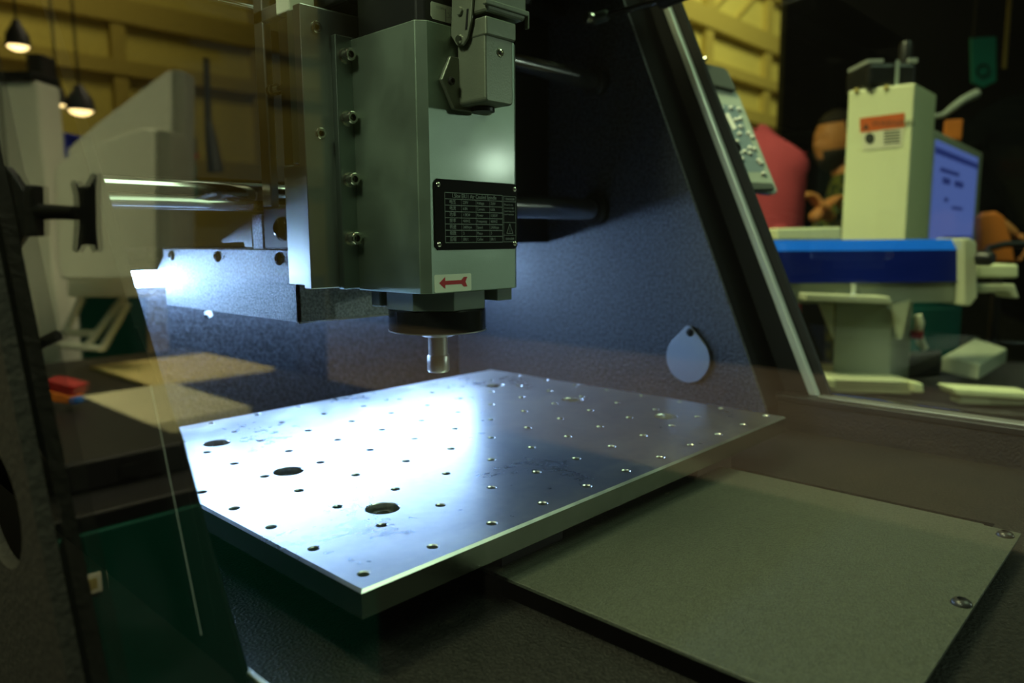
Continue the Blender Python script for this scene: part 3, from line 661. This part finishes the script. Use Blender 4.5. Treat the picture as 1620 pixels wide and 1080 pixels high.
# orange chair, orange cap, sign, pole
ch = vthing('orange_chair', at(1585, 700, 2050), 'orange plastic chair with a black armrest behind the blue beam', 'chair')
obj('backrest', prism(bmesh.new(), [at(x, y, 2050) for x, y in ((1553, 416), (1550, 345), (1556, 336), (1578, 334), (1590, 342), (1602, 380), (1608, 416))], FH*.03), 'orange', ch, bevel=8)
obj('armrest', tube(bmesh.new(), [at(1556, 408, 1990), at(1566, 392, 1990), at(1590, 386, 1990), at(1640, 386, 1990)], 9, 8), 'plastic_black', ch, ang=60)
obj('leg', tube(bmesh.new(), [at(1580, 416, 2060), Vector((at(1580, 416, 2060).x, at(1580, 416, 2060).y, 0))], 12, 8), 'plastic_black', ch, ang=60)
single('orange_box', slab([at(1493, 200, 2300), at(1523, 200, 2300), at(1523, 200, 2350), at(1493, 200, 2350)], zat(222, 2300), zat(189, 2300)), 'orange', 'small orange box above the monitor against the dark', 'box', bevel=5)
sg = vthing('hanging_sign', at(1556, 135, 3600), 'narrow teal sign with a dark round emblem hanging in the dark', 'sign')
obj('panel', prism(bmesh.new(), [at(x, y, 3600) for x, y in ((1536, 60), (1576, 58), (1576, 128), (1556, 138), (1538, 130))], FH*.01), 'teal', sg)
obj('hanger', tube(bmesh.new(), [at(1540, 62, 3602), Vector((at(1540, 62, 3602).x, at(1540, 62, 3602).y, 7.99))], 4, 6), 'plastic_black', sg)
obj('emblem', lathe(bmesh.new(), [(22, 0), (32, 0), (32, 3), (22, 3)], at(1555, 112, 3596), -FH, 20), 'teal_dark', sg)
obj('pole', tube(bmesh.new(), [at(1589, 108, 3650), Vector((at(1589, 108, 3650).x, at(1589, 108, 3650).y, 7.99))], 9, 8), 'hall_steel', sg)
obj('jointed_arm', tube(bmesh.new(), [at(1470, 186, 2300), at(1492, 182, 2300), at(1508, 170, 2300), at(1524, 158, 2300), at(1545, 148, 2320)], [7, 8, 11, 12, 14], 10), 'pendant_grey', mn, ang=60)

# ---- pendant controller on the outside of the far window
pd = vthing('control_pendant', at(1190, 312, 930), 'grey hand-held control pendant with shiny buttons hanging outside the far window', 'control pendant')
def pw(y, off=0): return 930+(305-y)*.5+off            # leans back, top farther away
def pp(x, y): return at(x, y, pw(y))
obj('case', prism(bmesh.new(), [pp(x, y) for x, y in ((1113, 128), (1163, 142), (1170, 152), (1231, 302), (1226, 308), (1178, 300), (1118, 150))], FH*.026), 'pendant_grey', pd, bevel=2)
obj('head', prism(bmesh.new(), [at(x, y, pw(y, -8)) for x, y in ((1108, 98), (1146, 107), (1152, 112), (1165, 142), (1160, 143), (1118, 132))], FH*.03), 'pendant_dark', pd, bevel=2)
obj('keypad', prism(bmesh.new(), [at(x, y, pw(y, -1)) for x, y in ((1131, 164), (1164, 168), (1210, 272), (1178, 272))], FH*.001), 'pad_blue', pd)
obj('foot_bar', prism(bmesh.new(), [at(x, y, pw(y, -4)) for x, y in ((1186, 288), (1222, 290), (1226, 298), (1190, 299))], FH*.004), 'pendant_dark', pd)
obj('holder', tube(bmesh.new(), [at(1140, 190, 990), at(1128, 190, 930), W(XO+16, 372, 90)], 5, 8), 'plastic_black', pd)
obj('hook', tube(bmesh.new(), [at(1112, 104, 1022), at(1114, 95, 1022), at(1117, 92, 1022)], 3, 8), 'bright_alu', pd, ang=60)
for i, (x, y) in enumerate(((1141, 171), (1156, 171), (1169, 173), (1164, 190), (1171, 188), (1172, 201), (1170, 212), (1184, 211), (1190, 217), (1166, 224), (1186, 234), (1178, 240), (1193, 236), (1170, 244), (1187, 243), (1174, 252), (1200, 254), (1208, 275), (1204, 258))):
    obj('button', lathe(bmesh.new(), [(0, 0), (2.9, 0), (2.9, 1.2), (2.0, 2.4), (.8, 2.9), (0, 3)], at(x, y, pw(y, -1.5)), -FH*.9+Vector((0, 0, .42)), 12), 'button_glint', pd, ang=70)
obj('clear_strip', prism(bmesh.new(), [at(x, y, pw(y, -2.5)) for x, y in ((1147, 180), (1153, 178), (1166, 202), (1160, 206))], FH*.0015), 'button_glint', pd, bevel=.4)

# ------------------------------------------------------------------ people: skinned skeletons
def person_body(parent, name, verts, edges, material, root=0, sub=2):
    """verts: [(point (world), radius m)]"""
    me = bpy.data.meshes.new(name); off = OFF[parent.name]
    me.from_pydata([v[0]-off for v in verts], edges, []); o = bpy.data.objects.new(name, me); C.objects.link(o); o.parent = parent
    sk = o.modifiers.new('skin', 'SKIN'); sk.use_smooth_shade = True
    sv = me.skin_vertices[0].data
    for i, v in enumerate(verts):
        r = v[1]; sv[i].radius = (r, r) if not isinstance(r, tuple) else r
        sv[i].use_root = (i == root)
    ss = o.modifiers.new('sub', 'SUBSURF'); ss.levels = sub; ss.render_levels = sub
    me.materials.append(MATS[material]); OFF[o.name] = off; return o
def head_mesh(parent, c, r, look, material='skin'):
    """egg-shaped head with brow, eye sockets, nose, mouth, chin and ears; look = facing direction"""
    bm = bmesh.new(); bmesh.ops.create_uvsphere(bm, u_segments=40, v_segments=28, radius=1)
    lk = Vector(look).normalized(); upv = Vector((0, 0, 1)); sd = lk.cross(upv).normalized()
    def g(x, s): return math.exp(-(x/s)**2)
    for v in bm.verts:
        x, y, z = v.co.x, v.co.y, v.co.z            # x = forward, y = side, z = up
        f = x*.93; s = y*.76; h = z*1.18
        if z < 0: s *= 1-.28*z*z; f *= 1-.05*z*z
        if x > 0:
            f += .17*g(y, .13)*g(z+.10, .15)*(1.0 if z < .05 else .5)      # nose
            f -= .10*(g(y-.34, .15)+g(y+.34, .15))*g(z-.06, .10)           # eye sockets
            f += .05*g(z-.22, .10)*g(y, .5)                                 # brow
            f += .05*g(y, .22)*g(z+.44, .07)-.03*g(y, .25)*g(z+.37, .04)    # lips
            f += .08*g(y, .25)*g(z+.72, .16)                                # chin
        s += (.13 if y > 0 else -.13)*g(x+.02, .13)*g(z+.02, .20)*(abs(y) > .8)   # ears
        v.co = c+lk*(f*r)+sd*(s*r)+upv*(h*r)
    return obj('head', bm, material, parent, ang=80)
def hair_cap(parent, c, r, look, low=.1, beard=False, material='hair'):
    bm = bmesh.new(); bmesh.ops.create_uvsphere(bm, u_segments=32, v_segments=20, radius=1)
    lk = Vector(look).normalized(); upv = Vector((0, 0, 1)); sd = lk.cross(upv).normalized(); kill = []
    for v in bm.verts:
        x, y, z = v.co
        if beard: keep = z < -.22 and x > -.15 and not (x > .75 and -.52 < z < -.2 and abs(y) < .25)
        else: keep = z > (.56 if x > .3 else (low if x > -.1 else -.35))
        if not keep: kill.append(v)
        k = 1.03; s = y*.76*k
        if z < 0: s *= 1-.28*z*z
        v.co = c+lk*(x*.93*k*r+(.06*r if beard and x > 0 else 0))+sd*s*r+upv*(z*1.18*k*r)
    bmesh.ops.delete(bm, geom=kill, context='VERTS')
    o = obj('beard' if beard else 'hair', bm, material, parent, ang=80)
    so = o.modifiers.new('solid', 'SOLIDIFY'); so.thickness = .008; return o
def hand(parent, wrist, fwd_, side, material='skin', s=1.0):
    """palm with four bent fingers and a thumb"""
    f = fwd_.normalized(); sd = (side-f*side.dot(f)).normalized(); n = f.cross(sd)
    V = []; E_ = []
    def add(p, r): V.append((p, r)); return len(V)-1
    w0 = add(wrist, .024*s); pa = add(wrist+f*.045*s, (.030*s, .020*s)); E_.append((w0, pa)); pb = add(wrist+f*.085*s, (.034*s, .016*s)); E_.append((pa, pb))
    o = person_body(parent, 'hand', V, E_, material)
    for k, ln in enumerate((.066, .078, .072, .056)):
        b = wrist+f*.085*s+sd*(.030-.020*k)*s
        pts = [(b-f*.015*s, .0095*s), (b+f*ln*.45*s, .0088*s), (b+f*ln*.75*s-n*ln*.35*s, .008*s), (b+f*ln*.7*s-n*ln*.75*s, .007*s)]
        person_body(o, 'finger', pts, [(0, 1), (1, 2), (2, 3)], material, sub=1)
    b = wrist+f*.03*s+sd*.026*s
    person_body(o, 'thumb', [(b, .011*s), (b+f*.03*s+sd*.022*s, .010*s), (b+f*.06*s+sd*.026*s-n*.015*s, .008*s)], [(0, 1), (1, 2)], material, sub=1)
    return o
UP = Vector((0, 0, 1))
def P3(x, y, wd, dw=0): return at(x, y, wd)+FH*dw
# man in checked shirt, profile to the left, hands together
wd = 3300
pm = vthing('person', Vector((at(1318, 300, wd).x, at(1318, 300, wd).y, 0)), 'bearded person in a green checked shirt and black vest with hands clasped', 'person')
hc = at(1322, 222, wd); lk = -RH*.93-FH*.35+UP*-.12
nk = hc-UP*.15+RH*.05
sh_c = Vector((hc.x, hc.y, hc.z-.29))+RH*.09; pel = Vector((hc.x, hc.y, .92))+RH*.13
side_n, side_f = -FH, FH
V = [(pel, (.155, .13)), (pel+UP*.2, (.15, .12)), (sh_c-UP*.14, (.175, .13)), (sh_c-UP*.02, (.12, .09)), (nk-UP*.03, .062), (nk+UP*.06, .058),
     (sh_c+side_n*.19-UP*.04, .078), (sh_c+side_n*.24-UP*.30-RH*.05, .060), (at(1288, 352, wd-220), .046),
     (sh_c+side_f*.19-UP*.04, .075), (sh_c+side_f*.22-UP*.30-RH*.05, .058), (at(1300, 350, wd-20), .044),
     (pel-UP*.05+side_n*.09, .10), (pel-UP*.45+side_n*.10, .075), (Vector((pel.x, pel.y, .05))+side_n*.10, .05),
     (pel-UP*.05+side_f*.09, .10), (pel-UP*.45+side_f*.10, .075), (Vector((pel.x, pel.y, .05))+side_f*.10, .05)]
person_body(pm, 'body', V, [(0, 1), (1, 2), (2, 3), (3, 4), (4, 5), (3, 6), (6, 7), (7, 8), (3, 9), (9, 10), (10, 11), (0, 12), (12, 13), (13, 14), (0, 15), (15, 16), (16, 17)], 'flannel')
person_body(pm, 'vest', [(pel+UP*.05+RH*.03, (.16, .15)), (sh_c-UP*.25+RH*.035, (.165, .145)), (sh_c-UP*.10+RH*.05, (.13, .12))], [(0, 1), (1, 2)], 'jacket_black')
person_body(pm, 'neck', [(nk-UP*.04, .066), (nk+UP*.07-RH*.01, .060)], [(0, 1)], 'skin')
head_mesh(pm, hc, .105, lk); hair_cap(pm, hc, .107, lk); hair_cap(pm, hc, .106, lk, beard=True)
hand(pm, at(1283, 350, wd-215), (RH*.6+UP*.55+FH*.2), FH, s=1.25); hand(pm, at(1318, 352, wd-190), (-RH*.5+UP*.6), -FH, s=1.25)
# person in the red shirt, seen from behind, stooping to the left
wd = 2700
pr = vthing('person', Vector((at(1215, 300, wd).x, at(1215, 300, wd).y, 0)), 'person in a red shirt seen from behind beside the control pendant', 'person')
b0 = at(1213, 560, wd); b1 = at(1215, 400, wd); b2 = at(1215, 290, wd); b3 = at(1205, 240, wd); nk = at(1186, 208, wd); hd = at(1124, 170, wd)
V = [(b0, (.14, .12)), (b1, (.13, .12)), (b2, (.15, .13)), (b3, (.12, .11)), (nk, .06),
     (at(1237, 262, wd)-FH*.02, .075), (at(1230, 330, wd)-FH*.02, .055), (at(1208, 380, wd)-FH*.12, .045),
     (at(1180, 258, wd)+FH*.1, .075), (at(1172, 330, wd)+FH*.05, .058)]
person_body(pr, 'body', V, [(0, 1), (1, 2), (2, 3), (3, 4), (3, 5), (5, 6), (6, 7), (3, 8), (8, 9)], 'shirt_red')
g0 = Vector((b0.x, b0.y, b0.z))
person_body(pr, 'legs', [(g0+UP*.02, (.145, .125)), (g0-UP*.12-FH*.09, .10), (Vector((g0.x, g0.y, .45))-FH*.10, .075), (Vector((g0.x, g0.y, 0.03))-FH*.10, .04), (g0-UP*.12+FH*.09, .10), (Vector((g0.x, g0.y, .45))+FH*.10, .075), (Vector((g0.x, g0.y, 0.03))+FH*.10, .04)], [(0, 1), (1, 2), (2, 3), (0, 4), (4, 5), (5, 6)], 'trouser_dark')
head_mesh(pr, hd, .10, -RH*.5+FH*.8-UP*.2); hair_cap(pr, hd, .103, -RH*.5+FH*.8)
hand(pr, at(1208, 380, wd)-FH*.12, (FH*.3-UP*.8), RH)
# person in black at the right edge, bent over the monitor
wd = 2480
pk = vthing('person', Vector((at(1600, 300, wd).x, at(1600, 300, wd).y, 0)), 'dark figure in black clothing bent forward at the right edge beside the monitor', 'person')
b0 = at(1650, 520, wd); b1 = at(1632, 380, wd); b2 = at(1600, 270, wd); b3 = at(1592, 215, wd)
V = [(b0, (.17, .15)), (b1, (.17, .16)), (b2, (.19, .17)), (b3, (.15, .14)), (at(1650, 160, wd), .10),
     (at(1540, 235, wd), .085), (at(1520, 300, wd)-FH*.05, .06), (at(1545, 350, wd)-FH*.1, .05)]
person_body(pk, 'body', V, [(0, 1), (1, 2), (2, 3), (3, 4), (3, 5), (5, 6), (6, 7)], 'jacket_black')
hand(pk, at(1545, 350, wd)-FH*.1, RH*.5-UP*.4, FH)
head_mesh(pk, at(1668, 120, wd), .10, RH*.6-UP*.5); hair_cap(pk, at(1668, 120, wd), .103, RH*.6-UP*.5)
person_body(pk, 'legs', [(b0, (.16, .14)), (Vector((b0.x, b0.y, .45))-FH*.1, .08), (Vector((b0.x, b0.y, .06))-FH*.1, .05), (Vector((b0.x, b0.y, .45))+FH*.1, .08), (Vector((b0.x, b0.y, .06))+FH*.1, .05)], [(0, 1), (1, 2), (0, 3), (3, 4)], 'trouser_dark')

# ------------------------------------------------------------------ the stand on the machine's left, mirrored in the side window
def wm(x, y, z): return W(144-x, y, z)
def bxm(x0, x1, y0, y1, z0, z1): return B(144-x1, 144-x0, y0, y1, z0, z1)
ct = vthing('display_counter', wm(580, 1500, -1200), 'black-topped display counter with teal front on the stand left of the machine', 'counter')
obj('counter_top', bxm(200, 925, 925, 2200, -335, -310), 'counter_black', ct, bevel=3)
obj('counter_body', bxm(658, 915, 940, 2190, -1199, -335), 'counter_black', ct)
obj('teal_front', bxm(200, 657, 916, 936, -1199, -330), 'counter_teal', ct, bevel=2)
obj('teal_side', bxm(200, 654, 937, 2180, -1199, -336), 'counter_teal', ct)
lp = obj('label_plate', bxm(247, 271, 912, 916, -400, -377), 'cab_white', ct, bevel=.5)
obj('label_recess', bxm(252, 266, 911.5, 912, -395, -382), 'hall_steel', lp)
single('wooden_board', bxm(610, 902, 1645, 2015, -310, -302), 'board_cream', 'yellow plywood board lying at the far end of the black counter', 'board', 'boards on the black counter', bevel=1)
single('wooden_board', bxm(425, 622, 1226, 1555, -310, -288), 'board_pale', 'paler thicker board lying nearer on the black counter', 'board', 'boards on the black counter', bevel=1)
dc = vthing('display_case', am(350, 600, 3000), 'large black display case standing behind the black counter', 'display case')
a, b = am(262, 500, 3000), am(466, 500, 3000)
obj('case_body', slab([a, b, b+FM*.5, a+FM*.5], .0, zat(452, 3000, 400)), 'counter_black', dc, bevel=6)
obj('case_top', slab([a-FM*.02, b-FM*.02, b+FM*.52, a+FM*.52], zat(452, 3000, 400), zat(446, 3000, 400)), 'plastic_black', dc, bevel=3)
bb = vthing('black_case', wm(330, 1180, -310), 'black equipment case standing on the near end of the black counter', 'case')
z0m = -309.5
obj('case_body', bxm(255, 425, 1010, 1500, z0m, -270), 'counter_black', bb, bevel=4)
obj('case_latch', bxm(330, 350, 1006, 1010, -300, -285), 'plastic_black', bb)
pk2 = vthing('colour_pack', am(98, 640, 1190), 'small orange, red and blue pack lying on the black equipment case', 'pack')
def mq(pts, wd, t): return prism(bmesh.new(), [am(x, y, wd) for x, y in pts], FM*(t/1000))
obj('pack_front', mq(((68, 616), (112, 628), (112, 640), (68, 634)), 1190, 32), 'pack_orange', pk2, bevel=2)
obj('pack_lid', mq(((70, 600), (116, 612), (112, 628), (69, 617)), 1192, 40), 'pack_red', pk2, bevel=2)
obj('pack_cap', mq(((107, 630), (122, 628), (125, 638), (110, 642)), 1186, 16), 'pack_blue', pk2, bevel=3)
for x, y in ((50, 604), (63, 609)):
    bm = bmesh.new(); bmesh.ops.create_uvsphere(bm, u_segments=20, v_segments=12, radius=.0055); bmesh.ops.translate(bm, verts=bm.verts, vec=am(x, y, 1200))
    single('white_ball', bm, 'ball_white', 'small white ball %s the colour pack on the black case' % ('farther from' if x < 60 else 'right beside'), 'ball', ang=80)
# tall white cabinet with dark post and blue crate
wc = vthing('white_cabinet', am(40, 620, 2400), 'tall white equipment cabinet with a black lid on the left stand', 'cabinet')
a, b = am(-40, 300, 2400), am(72, 300, 2400)
obj('body', slab([a, b, b+FM*.12, a+FM*.12], zat(700, 2400, 40), zat(127, 2400, 40)), 'cab_white', wc, bevel=6)
obj('lid', slab([a-FM*.02, b-FM*.02, b+FM*.13, a+FM*.13], zat(127, 2400, 40), zat(114, 2400, 40)), 'plastic_black', wc, bevel=4)
a, b = am(12, 300, 2396), am(16, 300, 2396); obj('door_gap', slab([a, b, b+FM*.004, a+FM*.004], zat(690, 2400, 40), zat(135, 2400, 40)), 'cab_shade', wc)
a, b = am(58, 300, 2700), am(82, 300, 2700); single('dark_post', slab([a, b, b+FM*.08, a+FM*.08], 0, zat(84, 2700, 70)), 'lamp_shade', 'dark brown post behind the tall white cabinet', 'post', bevel=4)
bc = vthing('blue_crate', am(85, 268, 2600), 'blue plastic crate beside the tall white cabinet', 'crate')
obj('crate_body', mq(((66, 216), (104, 216), (104, 268), (66, 268)), 2600, 250), 'blue_box', bc, bevel=5)
obj('crate_rim', mq(((64, 210), (106, 210), (106, 217), (64, 217)), 2596, 258), 'blue_box', bc, bevel=3)
# two white sloping covers
c1 = vthing('white_cover', am(200, 440, 1900), 'taller white cover with a steep sloping top edge', 'machine cover', 'white sloping machine covers')
obj('side_panel', mq(((105, 235), (150, 196), (262, 112), (270, 112), (270, 470), (105, 470)), 1900, 60), 'cab_white', c1, bevel=4)
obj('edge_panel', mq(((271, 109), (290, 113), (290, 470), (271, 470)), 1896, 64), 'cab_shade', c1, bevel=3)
c2 = vthing('white_cover', am(170, 440, 1650), 'lower white cover with a rounded shoulder in front of the taller one', 'machine cover', 'white sloping machine covers')
obj('side_panel', mq(((84, 275), (88, 260), (100, 250), (160, 222), (225, 201), (244, 203), (244, 442), (96, 442), (90, 420)), 1650, 60), 'cab_white', c2, bevel=5)
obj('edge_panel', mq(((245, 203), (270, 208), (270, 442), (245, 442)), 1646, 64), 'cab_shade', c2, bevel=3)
# black monitor arm without its screen
ma = vthing('screen_holder', am(60, 400, 900), 'black screen holder with an X-shaped screen bracket in front of the white covers', 'screen holder')
obj('screen_bracket', mq(((110, 290), (116, 284), (122, 296), (132, 294), (140, 280), (146, 272), (150, 276), (148, 300), (149, 360), (152, 396), (146, 400), (140, 388), (134, 386), (126, 388), (119, 400), (113, 396), (116, 360), (115, 310)), 900, 6), 'plastic_black', ma, bevel=1.5)
obj('pivot', mq(((38, 292), (54, 292), (56, 374), (38, 374)), 905, 20), 'plastic_black', ma, bevel=3)
obj('arm_link', tube(bmesh.new(), [am(50, 336, 915), am(80, 335, 912), am(118, 337, 906)], [11, 9, 8], 12), 'plastic_black', ma, ang=60)
obj('base_plate', mq(((-20, 285), (-8, 264), (8, 262), (20, 275), (36, 300), (38, 372), (24, 392), (14, 403), (2, 400), (-20, 380)), 920, 14), 'plastic_black', ma, bevel=2)
obj('support_strut', tube(bmesh.new(), [am(30, 560, 920), am(60, 545, 918), am(92, 530, 915)], 7, 10), 'plastic_black', ma, ang=60)
# white folding stand, antenna, bottle
fs = vthing('folding_stand', am(150, 560, 1750), 'cream folding stand with slanted legs on the left stand', 'stand')
for p, q in (((128, 470), (100, 530)), ((100, 526), (145, 527)), ((196, 468), (132, 552)), ((92, 545), (160, 552)), ((160, 552), (200, 480))):
    obj('leg', tube(bmesh.new(), [am(*p, 1750), am(*q, 1745)], 8, 8), 'cab_white', fs, ang=60)
tw = vthing('teal_curtain', am(150, 480, 3200), 'teal cloth panel hanging behind the cream folding stand', 'curtain')
obj('cloth', mq([(86+i*2.4, 440+(i % 2)*.6) for i in range(60)]+[(230, 590), (86, 590)], 3200, 20), 'counter_teal', tw)
an = vthing('antenna_pole', am(335, 270, 2300), 'thin dark tapering pole in front of the yellow hall wall', 'pole')
obj('mast', tube(bmesh.new(), [am(340, 272, 2300), am(332, 215, 2300), am(328, 192, 2300)], [24, 16, 11], 10), 'lamp_shade', an, ang=60)
obj('tip', tube(bmesh.new(), [am(328, 194, 2300), am(325, 92, 2300)], [10, 9], 10), 'lamp_shade', an, ang=60)
bt = vthing('spray_bottle', am(302, 330, 2200), 'dark bottle with a red band beside the white covers', 'bottle')
obj('bottle_body', lathe(bmesh.new(), [(0, 0), (17, 0), (17, 130), (13, 140), (0, 140)], am(302, 322, 2200), (0, 0, 1), 16), 'teal_dark', bt, ang=50)
obj('bottle_band', lathe(bmesh.new(), [(16, 0), (17.6, 0), (17.6, 12), (16, 12)], am(302, 250, 2200), (0, 0, 1), 16), 'pack_red', bt, ang=50)
obj('bottle_cap', lathe(bmesh.new(), [(0, 0), (15, 0), (15, 48), (12, 52), (0, 52)], am(302, 246, 2200), (0, 0, 1), 16), 'plastic_black', bt, ang=50)
# three glowing pendant lamps
for x, y, r, lab in ((28, 78, 48, 'glowing pendant lamp highest, above the tall white cabinet'), (92, 170, 30, 'smallest glowing pendant lamp beside the dark post'), (127, 180, 56, 'largest glowing pendant lamp above the taller white cover')):
    c = am(x, y-4, 4000); t = vthing('pendant_lamp', c, lab, 'lamp', 'pendant lamps over the left stand')
    obj('lamp_shade', lathe(bmesh.new(), [(r*1.25, 0), (r*1.1, 60), (r*.5, 110), (18, 130), (0, 132)], c, (0, 0, 1), 24), 'lamp_shade', t, ang=50)
    obj('bulb', lathe(bmesh.new(), [(0, -r*.45), (r*.6, -r*.32), (r, 0), (r*.9, 10), (0, 12)], c, (0, 0, 1), 20), 'lamp_glow', t, ang=60)
    obj('cord', tube(bmesh.new(), [c+Vector((0, 0, .13)), Vector((c.x, c.y, ZC+6.79))], 6, 6), 'plastic_black', t)
